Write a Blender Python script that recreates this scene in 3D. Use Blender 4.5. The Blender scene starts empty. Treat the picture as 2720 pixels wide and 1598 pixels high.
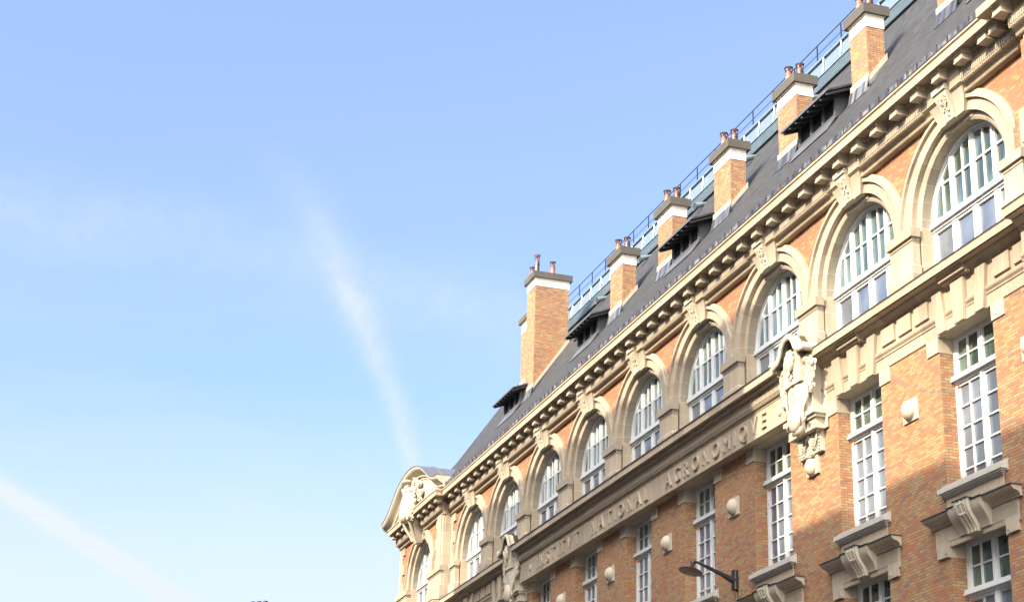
import bpy, bmesh, math, random
from math import pi, sin, cos, sqrt, radians, atan2, acos
from mathutils import Vector, Matrix
random.seed(7)
S = bpy.context.scene
COL = S.collection

# ------------------------------------------------------------------ camera, sky, sun, exposure
cam_d = bpy.data.cameras.new('camera'); cam = bpy.data.objects.new('camera', cam_d); COL.objects.link(cam); S.camera = cam
F, PX, PY, W, H = 4584.66, 1360.0, 906.0, 2720.0, 1598.0
cam_d.sensor_fit = 'HORIZONTAL'; cam_d.sensor_width = 36; cam_d.lens = F/W*36
cam_d.shift_x = (W/2-PX)/W; cam_d.shift_y = (PY-H/2)/W
cam_d.clip_start = 0.1; cam_d.clip_end = 5000
_r = ((0.30990331, 0.95032993, 0.02886112), (-0.31753922, 0.13206692, -0.93900329), (-0.89617453, 0.28183568, 0.342695))
M = Matrix(((_r[0][0], -_r[1][0], -_r[2][0], 25.84), (_r[0][1], -_r[1][1], -_r[2][1], -16.86), (_r[0][2], -_r[1][2], -_r[2][2], 0), (0, 0, 0, 1)))
cam.matrix_world = M
SUN = Vector((0.35, -1.0, 0.68)).normalized()            # towards the sun
EL = math.asin(SUN.z)
sun_d = bpy.data.lights.new('sun', 'SUN'); sun_d.energy = 2.75; sun_d.angle = radians(0.55); sun_d.color = (1.0, 0.87, 0.68)
sun = bpy.data.objects.new('sun', sun_d); COL.objects.link(sun); sun.location = (20, -40, 60)
sun.rotation_euler = (-SUN).to_track_quat('-Z', 'Y').to_euler()
S.view_settings.view_transform = 'Standard'; S.view_settings.look = 'None'; S.view_settings.exposure = 1.85; S.view_settings.gamma = 1.0
wd = bpy.data.worlds.new('World'); S.world = wd; wd.use_nodes = True

class NT:
    """tiny node helper"""
    def __init__(s, nt): s.nt = nt; nt.nodes.clear()
    def n(s, t, **k):
        o = s.nt.nodes.new(t)
        for a, b in k.items(): setattr(o, a, b)
        return o
    def l(s, a, b): s.nt.links.new(a, b)
    def m(s, op, a, b=None, c=None, clamp=False):
        o = s.n('ShaderNodeMath', operation=op, use_clamp=clamp)
        for i, v in enumerate((a, b, c)):
            if v is None: continue
            if isinstance(v, (int, float)): o.inputs[i].default_value = v
            else: s.l(v, o.inputs[i])
        return o.outputs[0]
    def ramp(s, fac, stops, interp='LINEAR'):
        o = s.n('ShaderNodeValToRGB'); cr = o.color_ramp; cr.interpolation = interp
        while len(cr.elements) < len(stops): cr.elements.new(0.5)
        for e, (p, c) in zip(cr.elements, stops): e.position = p; e.color = (*c, 1) if len(c) == 3 else c
        s.l(fac, o.inputs[0]); return o.outputs[0]
    def mix(s, f, a, b, bt='MIX'):
        o = s.n('ShaderNodeMix', data_type='RGBA', blend_type=bt)
        for i, v in ((0, f), (6, a), (7, b)):
            if isinstance(v, (int, float)): o.inputs[i].default_value = v
            elif isinstance(v, tuple): o.inputs[i].default_value = (*v, 1)
            else: s.l(v, o.inputs[i])
        return o.outputs[2]
    def noise(s, vec, sc, det=3, rough=0.5, dim='3D'):
        o = s.n('ShaderNodeTexNoise', noise_dimensions=dim); o.inputs['Scale'].default_value = sc; o.inputs['Detail'].default_value = det; o.inputs['Roughness'].default_value = rough
        if vec is not None: s.l(vec, o.inputs['Vector'])
        return o.outputs['Fac']

def world():
    t = NT(wd.node_tree)
    sky = t.n('ShaderNodeTexSky', sky_type='NISHITA', sun_disc=False)
    sky.sun_elevation = EL; sky.sun_rotation = atan2(SUN.x, SUN.y); sky.altitude = 60; sky.air_density = 1.0; sky.dust_density = .7; sky.ozone_density = 1.6
    geo = t.n('ShaderNodeTexCoord'); sep = t.n('ShaderNodeSeparateXYZ'); t.l(geo.outputs['Generated'], sep.inputs[0])
    x, y, z = sep.outputs
    nx = t.m('MAXIMUM', t.m('MULTIPLY', x, -1.0), 0.05)
    p = t.m('DIVIDE', y, nx); q = t.m('DIVIDE', z, nx)
    nz = t.noise(geo.outputs['Generated'], 9, 4, .6); wob = t.m('MULTIPLY', t.m('SUBTRACT', nz, 0.5), 0.05)
    fine = t.noise(geo.outputs['Generated'], 55, 8, .72)
    def trail(dist, wid, amp, fade):          # soft streak of high cloud
        d = t.m('DIVIDE', dist, wid); g = t.m('POWER', 2.718, t.m('MULTIPLY', t.m('MULTIPLY', d, d), -1.0))
        g = t.m('MULTIPLY', g, t.m('MULTIPLY_ADD', fine, 1.7, -0.1, clamp=True))
        return t.m('MULTIPLY', t.m('MULTIPLY', g, amp), fade)
    # contrail running down to the roof end: p = f(q)
    c1 = t.m('MULTIPLY_ADD', t.m('MULTIPLY', q, q), -1.06, t.m('MULTIPLY_ADD', q, 0.335, 0.2435))
    d1 = t.m('ADD', t.m('SUBTRACT', p, c1), t.m('MULTIPLY', wob, 0.35))
    f1 = t.m('MULTIPLY', t.m('SMOOTH_MIN', t.m('MULTIPLY', t.m('SUBTRACT', 0.50, q), 9.0), 1.0, 0.1), 1.0, clamp=True)
    w1 = t.m('MULTIPLY_ADD', t.m('MAXIMUM', t.m('SUBTRACT', q, 0.27), 0.0), 0.07, 0.0045)
    t1 = trail(d1, w1, 0.58, f1)
    # lower left contrail: q = g(p)
    c2 = t.m('MULTIPLY_ADD', p, -0.53, 0.2572)
    d2 = t.m('ADD', t.m('SUBTRACT', q, c2), t.m('MULTIPLY', wob, 0.08)); t2 = trail(d2, 0.0075, 0.9, 1.0)
    # broad veil of cirrus across the middle
    c3 = t.m('MULTIPLY_ADD', t.m('SUBTRACT', p, 0.08), t.m('MULTIPLY', t.m('SUBTRACT', p, 0.08), -0.5), 0.423)
    d3 = t.m('ADD', t.m('SUBTRACT', q, c3), wob); t3 = trail(d3, 0.026, 0.25, 1.0)
    mp = t.n('ShaderNodeMapping'); mp.inputs['Scale'].default_value = (1.5, 1.2, 6.0); mp.inputs['Rotation'].default_value = (0.25, 0, 0); t.l(geo.outputs['Generated'], mp.inputs[0])
    v = t.noise(mp.outputs[0], 3.0, 6, .6)
    veil = t.m('MULTIPLY', t.m('SUBTRACT', v, 0.42, clamp=True), 1.6, clamp=True)
    low = t.m('MULTIPLY', t.m('SUBTRACT', 0.47, z, clamp=True), 2.6, clamp=True)
    veil = t.m('MULTIPLY', veil, low)
    haze = t.m('MULTIPLY', t.m('SUBTRACT', 0.31, z, clamp=True), 4.6, clamp=True)
    tot = t.m('ADD', t.m('ADD', t1, t2), t.m('ADD', t3, t.m('ADD', t.m('MULTIPLY', veil, 0.8), haze)), clamp=True)
    tint = t.mix(1.0, sky.outputs[0], (.98, .88, .96), 'MULTIPLY'); tint = t.mix(1.0, tint, t.ramp(z, ((.16, (.72, .76, .84)), (.34, (.80, .86, .93)), (.50, (1, 1, 1)))), 'MULTIPLY')
    col = t.mix(tot, tint, (2.15, 2.35, 2.5))
    # unseen bright cloud added behind and above the viewpoint, fill light for shaded facade
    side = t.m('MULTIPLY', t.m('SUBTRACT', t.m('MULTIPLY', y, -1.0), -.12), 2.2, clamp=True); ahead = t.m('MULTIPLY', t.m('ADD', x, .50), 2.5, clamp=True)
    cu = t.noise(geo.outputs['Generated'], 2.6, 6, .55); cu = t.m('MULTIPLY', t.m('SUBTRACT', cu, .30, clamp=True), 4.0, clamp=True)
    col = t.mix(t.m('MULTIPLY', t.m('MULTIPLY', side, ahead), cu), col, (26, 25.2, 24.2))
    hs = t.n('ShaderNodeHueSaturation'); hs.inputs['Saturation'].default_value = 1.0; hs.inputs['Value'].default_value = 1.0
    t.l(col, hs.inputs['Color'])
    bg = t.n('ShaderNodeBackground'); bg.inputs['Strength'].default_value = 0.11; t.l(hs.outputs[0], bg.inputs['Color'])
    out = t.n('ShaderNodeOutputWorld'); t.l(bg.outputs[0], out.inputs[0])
world()

# ------------------------------------------------------------------ materials
MATS = {}
def newmat(name):
    m = bpy.data.materials.new(name); m.use_nodes = True; t = NT(m.node_tree)
    b = t.n('ShaderNodeBsdfPrincipled'); o = t.n('ShaderNodeOutputMaterial'); t.l(b.outputs[0], o.inputs[0]); MATS[name] = m
    return m, t, b
def bump(t, b, h, st, dist):
    u = t.n('ShaderNodeBump'); u.inputs['Strength'].default_value = st; u.inputs['Distance'].default_value = dist; t.l(h, u.inputs['Height']); t.l(u.outputs[0], b.inputs['Normal'])
def brick(name, stops, mortar, bw=.172, bh=.0585, rough=.8):
    m, t, b = newmat(name); uv = t.n('ShaderNodeUVMap').outputs[0]; geo = t.n('ShaderNodeNewGeometry').outputs['Position']
    sp = t.n('ShaderNodeSeparateXYZ'); t.l(uv, sp.inputs[0]); u_, v_ = sp.outputs[0], sp.outputs[1]
    vr = t.m('DIVIDE', v_, bh); row = t.m('FLOOR', vr); fv = t.m('SUBTRACT', vr, row)
    ur = t.m('ADD', t.m('DIVIDE', u_, bw), t.m('MULTIPLY', t.m('MODULO', t.m('ADD', row, 2000.0), 2.0), .5)); cl = t.m('FLOOR', ur); fu = t.m('SUBTRACT', ur, cl)
    du = t.m('MULTIPLY', t.m('MINIMUM', fu, t.m('SUBTRACT', 1.0, fu)), bw); dv = t.m('MULTIPLY', t.m('MINIMUM', fv, t.m('SUBTRACT', 1.0, fv)), bh)
    joint = t.m('SUBTRACT', 1.0, t.m('DIVIDE', t.m('SUBTRACT', t.m('MINIMUM', du, dv), .0032), .0035, clamp=True), clamp=True)
    cb = t.n('ShaderNodeCombineXYZ'); t.l(cl, cb.inputs[0]); t.l(row, cb.inputs[1])
    wn = t.n('ShaderNodeTexWhiteNoise', noise_dimensions='2D'); t.l(cb.outputs[0], wn.inputs['Vector'])
    big = t.noise(geo, .8, 3)
    f = t.m('ADD', wn.outputs['Value'], t.m('MULTIPLY', t.m('SUBTRACT', big, .5), .35), clamp=True)
    c = t.ramp(f, stops, 'LINEAR')
    ns = t.noise(geo, 14, 4); c = t.mix(.3, c, t.ramp(ns, ((.3, (.78, .74, .72)), (.7, (1.15, 1.15, 1.15)))), 'MULTIPLY')
    c = t.mix(.5, c, t.ramp(t.noise(geo, .4, 4), ((.35, (.86, .85, .85)), (.65, (1.06, 1.05, 1.04)))), 'MULTIPLY')
    c = t.mix(joint, c, mortar); t.l(c, b.inputs['Base Color']); b.inputs['Roughness'].default_value = rough; b.inputs['Specular IOR Level'].default_value = .25
    h = t.m('SUBTRACT', t.m('MULTIPLY', ns, .25), joint); bump(t, b, h, .7, .006)
    return m
Y1, Y2, Y3 = (.36, .24, .115), (.39, .27, .135), (.32, .225, .12)
O1, O2, R1, R2, R3 = (.385, .175, .08), (.43, .155, .065), (.33, .155, .09), (.295, .155, .105), (.245, .145, .105)
brick('brick_lower', ((0, R3), (.06, R2), (.20, R1), (.30, O1), (.40, Y3), (.52, Y1), (.68, O1), (.76, Y2), (.9, Y1), (.97, O2)), (.15, .115, .09))
brick('brick_upper', ((0, R2), (.10, O1), (.28, R1), (.38, O2), (.56, O1), (.78, (.45, .26, .12)), (.93, R2)), (.16, .115, .09))
brick('brick_chimney', ((0, R3), (.12, R2), (.26, O1), (.42, Y3), (.60, R1), (.72, Y1), (.86, O1), (.95, Y2)), (.11, .08, .06))
def stone(name, base, bw=0, bh=0, joint=(.50, .45, .37), var=.16, msz=.006, rough=.75, off=.5):
    m, t, b = newmat(name); geo = t.n('ShaderNodeNewGeometry').outputs['Position']
    n1 = t.noise(geo, 1.1, 5, .6); n2 = t.noise(geo, 18, 5, .6)
    c = t.mix(n1, tuple(v*(1-var) for v in base), tuple(min(1, v*(1+var)) for v in base))
    c = t.mix(.35, c, t.ramp(n2, ((.3, (.80, .78, .75)), (.7, (1.12, 1.12, 1.12)))), 'MULTIPLY')
    mp = t.n('ShaderNodeMapping'); mp.inputs['Scale'].default_value = (5, 5, .6); t.l(geo, mp.inputs[0])
    st = t.noise(mp.outputs[0], 1.6, 4, .6); c = t.mix(.4, c, t.ramp(st, ((.32, (.78, .74, .70)), (.55, (1.05, 1.05, 1.05)))), 'MULTIPLY')
    h = t.m('MULTIPLY', n2, .35)
    if bw:
        uv = t.n('ShaderNodeUVMap').outputs[0]
        br = t.n('ShaderNodeTexBrick', offset=off); br.inputs['Scale'].default_value = 1; br.inputs['Brick Width'].default_value = bw; br.inputs['Row Height'].default_value = bh
        br.inputs['Mortar Size'].default_value = msz; br.inputs['Mortar Smooth'].default_value = .3
        br.inputs['Color1'].default_value = (.76, .74, .73, 1); br.inputs['Color2'].default_value = (1.14, 1.08, 1.0, 1); br.inputs['Mortar'].default_value = (1, 1, 1, 1)
        t.l(uv, br.inputs['Vector']); c = t.mix(.85, c, br.outputs['Color'], 'MULTIPLY'); c = t.mix(br.outputs['Fac'], c, joint)
        h = t.m('SUBTRACT', h, t.m('MULTIPLY', br.outputs['Fac'], .5))
    t.l(c, b.inputs['Base Color']); b.inputs['Roughness'].default_value = rough; b.inputs['Specular IOR Level'].default_value = .25
    bump(t, b, h, .35, .006); return m
SB = (.41, .35, .268)
stone('stone_pier', SB, 9, .62)
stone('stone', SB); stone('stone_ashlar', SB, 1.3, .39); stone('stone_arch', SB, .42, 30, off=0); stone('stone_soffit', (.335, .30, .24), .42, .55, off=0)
stone('stone_corona', (.41, .34, .25), 1.35, 30, off=0, var=.12); stone('stone_band', (.41, .34, .258), .72, 30, off=0, var=.12)
stone('stone_carved', (.47, .42, .325), var=.06); stone('stone_cap', (.085, .078, .066), var=.3); stone('stone_render', (.66, .62, .53), var=.05); stone('stone_sill', (.48, .445, .39), var=.08)
def plain(name, base, rough=.5, metal=0, spec=.5, var=.15, sc=6, bmp=.1):
    m, t, b = newmat(name); geo = t.n('ShaderNodeNewGeometry').outputs['Position']; n = t.noise(geo, sc, 5, .6)
    t.l(t.mix(n, tuple(v*(1-var) for v in base), tuple(min(1, v*(1+var)) for v in base)), b.inputs['Base Color'])
    b.inputs['Roughness'].default_value = rough; b.inputs['Metallic'].default_value = metal; b.inputs['Specular IOR Level'].default_value = spec
    if bmp: bump(t, b, n, bmp, .01)
    return m
plain('white_paint', (.60, .61, .60), .4, var=.04); plain('lead', (.13, .135, .145), .45, .35, var=.25); plain('lead_dark', (.035, .035, .04), .5, var=.3)
plain('zinc', (.20, .26, .29), .38, .45, var=.18, sc=3); plain('zinc_panel', (.24, .30, .35), .3, .5, var=.12, sc=2.5); plain('iron', (.018, .022, .035), .5)
plain('lamp_black', (.022, .022, .025), .38); plain('wood_dark', (.045, .045, .05), .7, var=.4, sc=20); plain('louvre', (.012, .012, .014), .6); plain('dormer_grey', (.07, .075, .085), .6, var=.15)
plain('clip_brown', (.06, .035, .028), .6); plain('terracotta', (.34, .12, .07), .45, var=.25); plain('pot_metal', (.14, .085, .075), .35, .6, var=.4, sc=25); plain('tape', (.85, .13, .04), .5, bmp=0)
plain('lamp_glass', (.16, .15, .13), .25); plain('asphalt', (.05, .05, .052), .9); plain('paving', (.25, .24, .22), .85); plain('opposite_stone', (.45, .40, .32), .85); plain('dark_glass', (.03, .04, .05), .08, bmp=0)
plain('cable', (.30, .22, .17), .6)
def slate():
    m, t, b = newmat('slate'); uv = t.n('ShaderNodeUVMap').outputs[0]; geo = t.n('ShaderNodeNewGeometry').outputs['Position']
    br = t.n('ShaderNodeTexBrick', offset=.5); br.inputs['Scale'].default_value = 1; br.inputs['Brick Width'].default_value = .2; br.inputs['Row Height'].default_value = .11; br.inputs['Mortar Size'].default_value = .004
    br.inputs['Color1'].default_value = (.023, .024, .025, 1); br.inputs['Color2'].default_value = (.043, .044, .045, 1); br.inputs['Mortar'].default_value = (.022, .022, .026, 1); t.l(uv, br.inputs['Vector'])
    mp = t.n('ShaderNodeMapping'); mp.inputs['Scale'].default_value = (3, .8, .8); t.l(geo, mp.inputs[0]); n = t.noise(mp.outputs[0], 1.6, 6, .65)
    c = t.mix(.8, br.outputs['Color'], t.ramp(n, ((.3, (.65, .63, .62)), (.7, (1.45, 1.42, 1.38)))), 'MULTIPLY'); t.l(c, b.inputs['Base Color']); b.inputs['Roughness'].default_value = .7; b.inputs['Specular IOR Level'].default_value = .3
    h = t.m('SUBTRACT', n, br.outputs['Fac']); bump(t, b, h, .6, .01)
slate()
def zinc_gutter():
    m, t, b = newmat('gutter_zinc'); geo = t.n('ShaderNodeNewGeometry').outputs['Position']
    mp = t.n('ShaderNodeMapping'); mp.inputs['Scale'].default_value = (7, .5, .5); t.l(geo, mp.inputs[0]); n = t.noise(mp.outputs[0], 1, 5, .6)
    t.l(t.ramp(n, ((.38, (.04, .045, .055)), (.52, (.10, .105, .115)), (.66, (.25, .255, .26)))), b.inputs['Base Color']); b.inputs['Roughness'].default_value = .45; b.inputs['Metallic'].default_value = .3
zinc_gutter()
def glass(name, ca, cb, rough, sc, wr, ior=1.9):
    m, t, b = newmat(name); geo = t.n('ShaderNodeNewGeometry').outputs['Position']; mp = t.n('ShaderNodeMapping'); mp.inputs['Scale'].default_value = sc; oi = t.n('ShaderNodeObjectInfo'); t.l(t.m('MULTIPLY', oi.outputs['Random'], 37.0), mp.inputs['Location']); t.l(geo, mp.inputs[0])
    n = t.m('ADD', t.noise(mp.outputs[0], 1, 4, .5), t.m('MULTIPLY', t.m('SUBTRACT', oi.outputs['Random'], .5), .12)); t.l(t.ramp(n, ((.4, ca), (.6, cb))), b.inputs['Base Color']); b.inputs['Roughness'].default_value = rough; b.inputs['IOR'].default_value = ior
    if wr:
        wv = t.n('ShaderNodeMapping'); wv.inputs['Scale'].default_value = (9, 9, 2.2); wv.inputs['Rotation'].default_value = (0, .5, 0); t.l(geo, wv.inputs[0]); bump(t, b, t.noise(wv.outputs[0], 1.0, 3, .55), wr, .02)
glass('pane_curtain', (.03, .05, .036), (.12, .19, .20), .04, (1.5, 1, .45), .05, 2.1)
glass('pane_film', (.08, .10, .13), (.16, .19, .23), .10, (.9, 1, .7), .35, 2.0)
glass('pane_tall', (.025, .045, .032), (.10, .15, .12), .05, (1.2, 1, .6), .05)

# ------------------------------------------------------------------ mesh builder
class MB:
    def __init__(s): s.v = []; s.f = []; s.uv = []
    def face(s, pts, uv=None):
        i = len(s.v); s.v += [tuple(p) for p in pts]; s.f.append(list(range(i, i+len(pts)))); s.uv.append(uv); return s
    def box(s, x0, x1, y0, y1, z0, z1):
        if x0 > x1: x0, x1 = x1, x0
        p = [(x, y, z) for x in (x0, x1) for y in (y0, y1) for z in (z0, z1)]
        for q in ((0, 1, 3, 2), (4, 6, 7, 5), (0, 4, 5, 1), (2, 3, 7, 6), (0, 2, 6, 4), (1, 5, 7, 3)): s.face([p[k] for k in q])
        return s
    def hexa(s, b, t):                       # bottom quad, top quad
        s.face(b[::-1]); s.face(t)
        for i in range(len(b)): j = (i+1) % len(b); s.face([b[i], b[j], t[j], t[i]])
        return s
    def stack(s, secs, yb):                  # (z, front y, half width) sections, outer faces only
        R = [[(-w, yb, z), (-w, y, z), (w, y, z), (w, yb, z)] for z, y, w in secs]
        for a, b in zip(R, R[1:]):
            for k in range(3): s.face([a[k], a[k+1], b[k+1], b[k]])
        s.face(R[0]); s.face(R[-1][::-1]); return s
    def px(s, prof, x0, x1, caps=True, closed=True):   # profile (y,z) swept along x
        n = len(prof)
        for i in range(n if closed else n-1):
            a, b = prof[i], prof[(i+1) % n]; s.face([(x0, *a), (x1, *a), (x1, *b), (x0, *b)])
        if caps: s.face([(x0, *p) for p in prof]); s.face([(x1, *p) for p in prof][::-1])
        return s
    def py(s, poly, y0, y1):                 # polygon (x,z) swept along y
        n = len(poly); s.face([(p[0], y0, p[1]) for p in poly]); s.face([(p[0], y1, p[1]) for p in poly][::-1])
        for i in range(n):
            a, b = poly[i], poly[(i+1) % n]; s.face([(a[0], y0, a[1]), (b[0], y0, b[1]), (b[0], y1, b[1]), (a[0], y1, a[1])])
        return s
    def arc(s, cx, cz, prof, a0, a1, n, clampx=None):  # profile (r,y) swept round the arch
        for k in range(n):
            t0, t1 = a0+(a1-a0)*k/n, a0+(a1-a0)*(k+1)/n
            def P(r, y, t):
                x = r*cos(t)
                if clampx: x = max(-clampx, min(clampx, x))
                return (cx+x, y, cz+r*sin(t))
            u = 0
            for i in range(len(prof)-1):
                (r0, y0), (r1, y1) = prof[i], prof[i+1]
                q = [P(r0, y0, t0), P(r0, y0, t1), P(r1, y1, t1), P(r1, y1, t0)]
                L = abs(r1-r0)+abs(y1-y0)
                s.face(q, [(t0*1.8, u+.02), (t1*1.8, u+.02), (t1*1.8, u+L+.02), (t0*1.8, u+L+.02)]); u += L
        return s
    def lathe(s, c, prof, n=16, axis='z', cap=True):
        c = Vector(c)
        def P(r, h, t):
            a, b = r*cos(t), r*sin(t)
            return c+(Vector((a, b, h)) if axis == 'z' else Vector((a, h, b)))
        for k in range(n):
            t0, t1 = 2*pi*k/n, 2*pi*(k+1)/n
            for (r0, h0), (r1, h1) in zip(prof, prof[1:]):
                q = [P(r0, h0, t0), P(r0, h0, t1), P(r1, h1, t1), P(r1, h1, t0)]
                if r0 < 1e-6: q = q[1:]
                elif r1 < 1e-6: q = q[:3]
                s.face(q)
        return s
    def ball(s, c, r, n=10, m=7, rot=0.0, rx=0.0):
        c = Vector(c); r = r if hasattr(r, '__len__') else (r, r, r); R = Matrix.Rotation(rot, 3, 'Y') @ Matrix.Rotation(rx, 3, 'X')
        def P(i, j):
            th, ph = pi*i/m, 2*pi*j/n; return c+R @ Vector((r[0]*sin(th)*cos(ph), r[1]*sin(th)*sin(ph), r[2]*cos(th)))
        for i in range(m):
            for j in range(n):
                q = [P(i, j), P(i+1, j), P(i+1, j+1), P(i, j+1)]
                if i == 0: q = [q[0], q[1], q[2]]
                elif i == m-1: q = [q[0], q[1], q[3]]
                s.face(q)
        return s
    def tube(s, pts, rad, n=8, cap=True):
        pts = [Vector(p) for p in pts]; rad = rad if hasattr(rad, '__len__') else [rad]*len(pts); rings = []
        for i, p in enumerate(pts):
            d = (pts[min(i+1, len(pts)-1)]-pts[max(i-1, 0)]).normalized(); u = d.orthogonal().normalized() if abs(d.z) > .95 else d.cross(Vector((0, 0, 1))).normalized(); w = d.cross(u)
            rings.append([p+(u*cos(2*pi*k/n)+w*sin(2*pi*k/n))*rad[i] for k in range(n)])
        for a, b in zip(rings, rings[1:]):
            for k in range(n): s.face([a[k], a[(k+1) % n], b[(k+1) % n], b[k]])
        if cap: s.face(rings[0][::-1]); s.face(rings[-1])
        return s
    def mesh(s, name, mat, smooth=False, dx=0, merge=True):
        me = bpy.data.meshes.new(name); me.from_pydata(s.v, [], s.f); me.update()
        ul = me.uv_layers.new(name='UVMap').data; li = 0
        for pi_, poly in enumerate(me.polygons):
            cu = s.uv[pi_]; n = poly.normal; ax = max(range(3), key=lambda k: abs(n[k]))
            for k in range(poly.loop_total):
                if cu: ul[li].uv = cu[k]
                else:
                    co = s.v[poly.vertices[k]]; ul[li].uv = (co[1]+.1, co[2]) if ax == 0 else (co[0], co[2]) if ax == 1 else (co[0], co[1])
                li += 1
        me.materials.append(MATS[mat])
        if merge:
            bm = bmesh.new(); bm.from_mesh(me); bmesh.ops.remove_doubles(bm, verts=bm.verts, dist=1e-5); bmesh.ops.recalc_face_normals(bm, faces=bm.faces)
            if smooth:
                for f in bm.faces: f.smooth = True
                for e in bm.edges:
                    if len(e.link_faces) == 2 and e.calc_face_angle(0) > .7: e.smooth = False
            bm.to_mesh(me); bm.free()
        return me
    def build(s, name, mat, parent=None, smooth=False, **k):
        o = bpy.data.objects.new(name, s.mesh(name, mat, smooth, **k)); COL.objects.link(o); o.parent = parent; return o
def empty(name, loc=(0, 0, 0), label=None, cat=None, group=None, kind=None):
    o = bpy.data.objects.new(name, None); COL.objects.link(o); o.location = loc; o.empty_display_size = .3
    return tag(o, label, cat, group, kind)
def tag(o, label=None, cat=None, group=None, kind=None):
    for k, v in (('label', label), ('category', cat), ('group', group), ('kind', kind)):
        if v: o[k] = v
    return o
def clone(o, parent, dx=0, dy=0, dz=0):
    c = o.copy(); COL.objects.link(c); c.parent = parent; c.location = (o.location[0]+dx, o.location[1]+dy, o.location[2]+dz)
    for ch in list(o.children):
        d = ch.copy(); COL.objects.link(d); d.parent = c
    return c

# ------------------------------------------------------------------ ground
GZ = -1.65
tag(MB().box(-400, 300, -15.2, -3.0, GZ-.3, GZ).build('road', 'asphalt'), kind='structure')
for n, (a, b) in {'pavement': (-3.0, 0.5), 'far_pavement': (-19.5, -15.2)}.items(): tag(MB().box(-400, 300, a, b, GZ-.3, GZ+.13).build('pavement', 'paving'), kind='structure')
tag(MB().box(-900, 900, -900, 900, GZ-.9, GZ-.31).build('ground', 'paving'), kind='structure')

# ------------------------------------------------------------------ the college building
B = empty('college_building', (0, 0, 0), 'long brick and pale stone college building with arched upper windows, carved inscription and slate roof', 'building')
NB = 9                                    # regular bays, centres at 0,-4 .. -32
XL, XR = -34.45, 2.75                     # ends of the main wall
PX0, PX1, PY = -41.0, -34.45, -.27        # left pavilion
PC = -37.85                               # its centre
RP = 5.95                                 # right pavilion centre
CEN = [-4.0*i for i in range(NB)]
SPR = 14.02                               # springing height

def arcade_wall(x0, x1, centres, y, r=1.85, z1=16.02, zb=13.9, half=None):
    m = MB(); xs = set([x0, x1])
    for c in centres:
        for k in range(25): xs.add(min(x1, max(x0, c-r*cos(pi*k/24))))
    xs = sorted(xs)
    def low(x):
        z = zb
        for c in centres:
            if abs(x-c) < r-1e-6: z = max(z, SPR+sqrt(r*r-(x-c)**2))
        return z
    for a, b in zip(xs, xs[1:]):
        if b-a < 1e-6: continue
        m.face([(a, y, low(a)), (b, y, low(b)), (b, y, z1), (a, y, z1)])
    return m
arcade_wall(XL, XR, CEN, .045).build('upper_brick_wall', 'brick_upper', B)
arcade_wall(PX0, PX1, [PC], PY+.02).build('upper_brick_wall', 'brick_upper', B)
arcade_wall(XR, 9.2, [RP], PY).build('upper_brick_wall', 'brick_upper', B)
# side faces and back of the volume
m = MB(); m.box(PX0+.02, 9.18, .52, 9.5, GZ, 16.6); m.build('core_wall', 'stone', B)
m = MB(); m.box(PX0, PX0+.4, PY+.002, 9.6, GZ, 16.4); m.box(8.8, 9.2, PY+.002, 9.6, GZ, 16.4); m.build('end_wall', 'brick_lower', B)

# ---- arch: band, hood, ring
def arch_mesh(cl):
    m = MB(); m.arc(0, SPR, [(2.05, .02), (2.05, -.04), (1.66, -.04), (1.66, .07)], 0, pi, 40, cl)
    return m
def ring_mesh():
    m = MB(); m.arc(0, SPR, [(1.66, .07), (1.55, .07), (1.50, .095)], 0, pi, 36)
    return m
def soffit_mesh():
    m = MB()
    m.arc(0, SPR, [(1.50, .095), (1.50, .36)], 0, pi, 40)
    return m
def hood_mesh(cl):
    m = MB(); m.arc(0, 13.89, [(2.17, .0), (2.17, -.055), (2.10, -.065), (2.085, -.10), (2.01, -.105), (2.0, -.035)], radians(3.7), pi-radians(3.7), 40, cl); return m
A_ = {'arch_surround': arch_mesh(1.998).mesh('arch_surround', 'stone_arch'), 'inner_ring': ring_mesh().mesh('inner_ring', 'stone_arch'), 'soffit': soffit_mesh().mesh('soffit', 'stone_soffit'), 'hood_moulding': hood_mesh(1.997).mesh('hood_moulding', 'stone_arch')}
# jamb below the springing
A_['jamb'] = MB().box(1.50, 1.99, .07, .40, 12.4, SPR-.001).mesh('jamb', 'stone_ashlar'); A_['jamb_left'] = MB().box(-1.50, -1.99, .07, .40, 12.4, SPR-.001).mesh('jamb', 'stone_ashlar')

# ---- keystone
def keystone():
    a = MB(); bp = [(15.59, -.05, .42), (15.72, -.07, .47), (15.86, -.10, .53), (16.0, -.15, .58), (16.12, -.205, .62), (16.245, -.262, .65)]
    a.stack(bp+[(16.437, -.262, .66)], .16)
    a.box(-.5, .5, .10, .16, 15.5, 15.6)
    c = MB(); prof = [(15.575, -.10, .16), (15.65, -.115, .165), (15.75, -.14, .172), (15.88, -.19, .185), (16.0, -.255, .20), (16.08, -.295, .21), (16.12, -.30, .215)]
    c.stack(prof, 0)
    c.py([(-.225, 16.12), (.225, 16.12), (.235, 16.225), (-.235, 16.225)], -.335, -.1)
    d = MB(); rnd = random.Random(3)
    for i in range(26):
        z = 15.66+.42*rnd.random(); w = .05+.09*(z-15.6)/.45; y = -.105-(z-15.6)*.38
        d.ball((rnd.uniform(-w, w), y, z), (.022, .012, .024+.008*rnd.random()), 6, 4)
    return a, c, d
ka, kc, kd = keystone()
A_['keystone'] = ka.mesh('keystone', 'stone', True); A_['keystone_console'] = kc.mesh('keystone_console', 'stone_carved', True); A_['keystone_carving'] = kd.mesh('keystone_carving', 'stone_carved', True)

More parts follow.
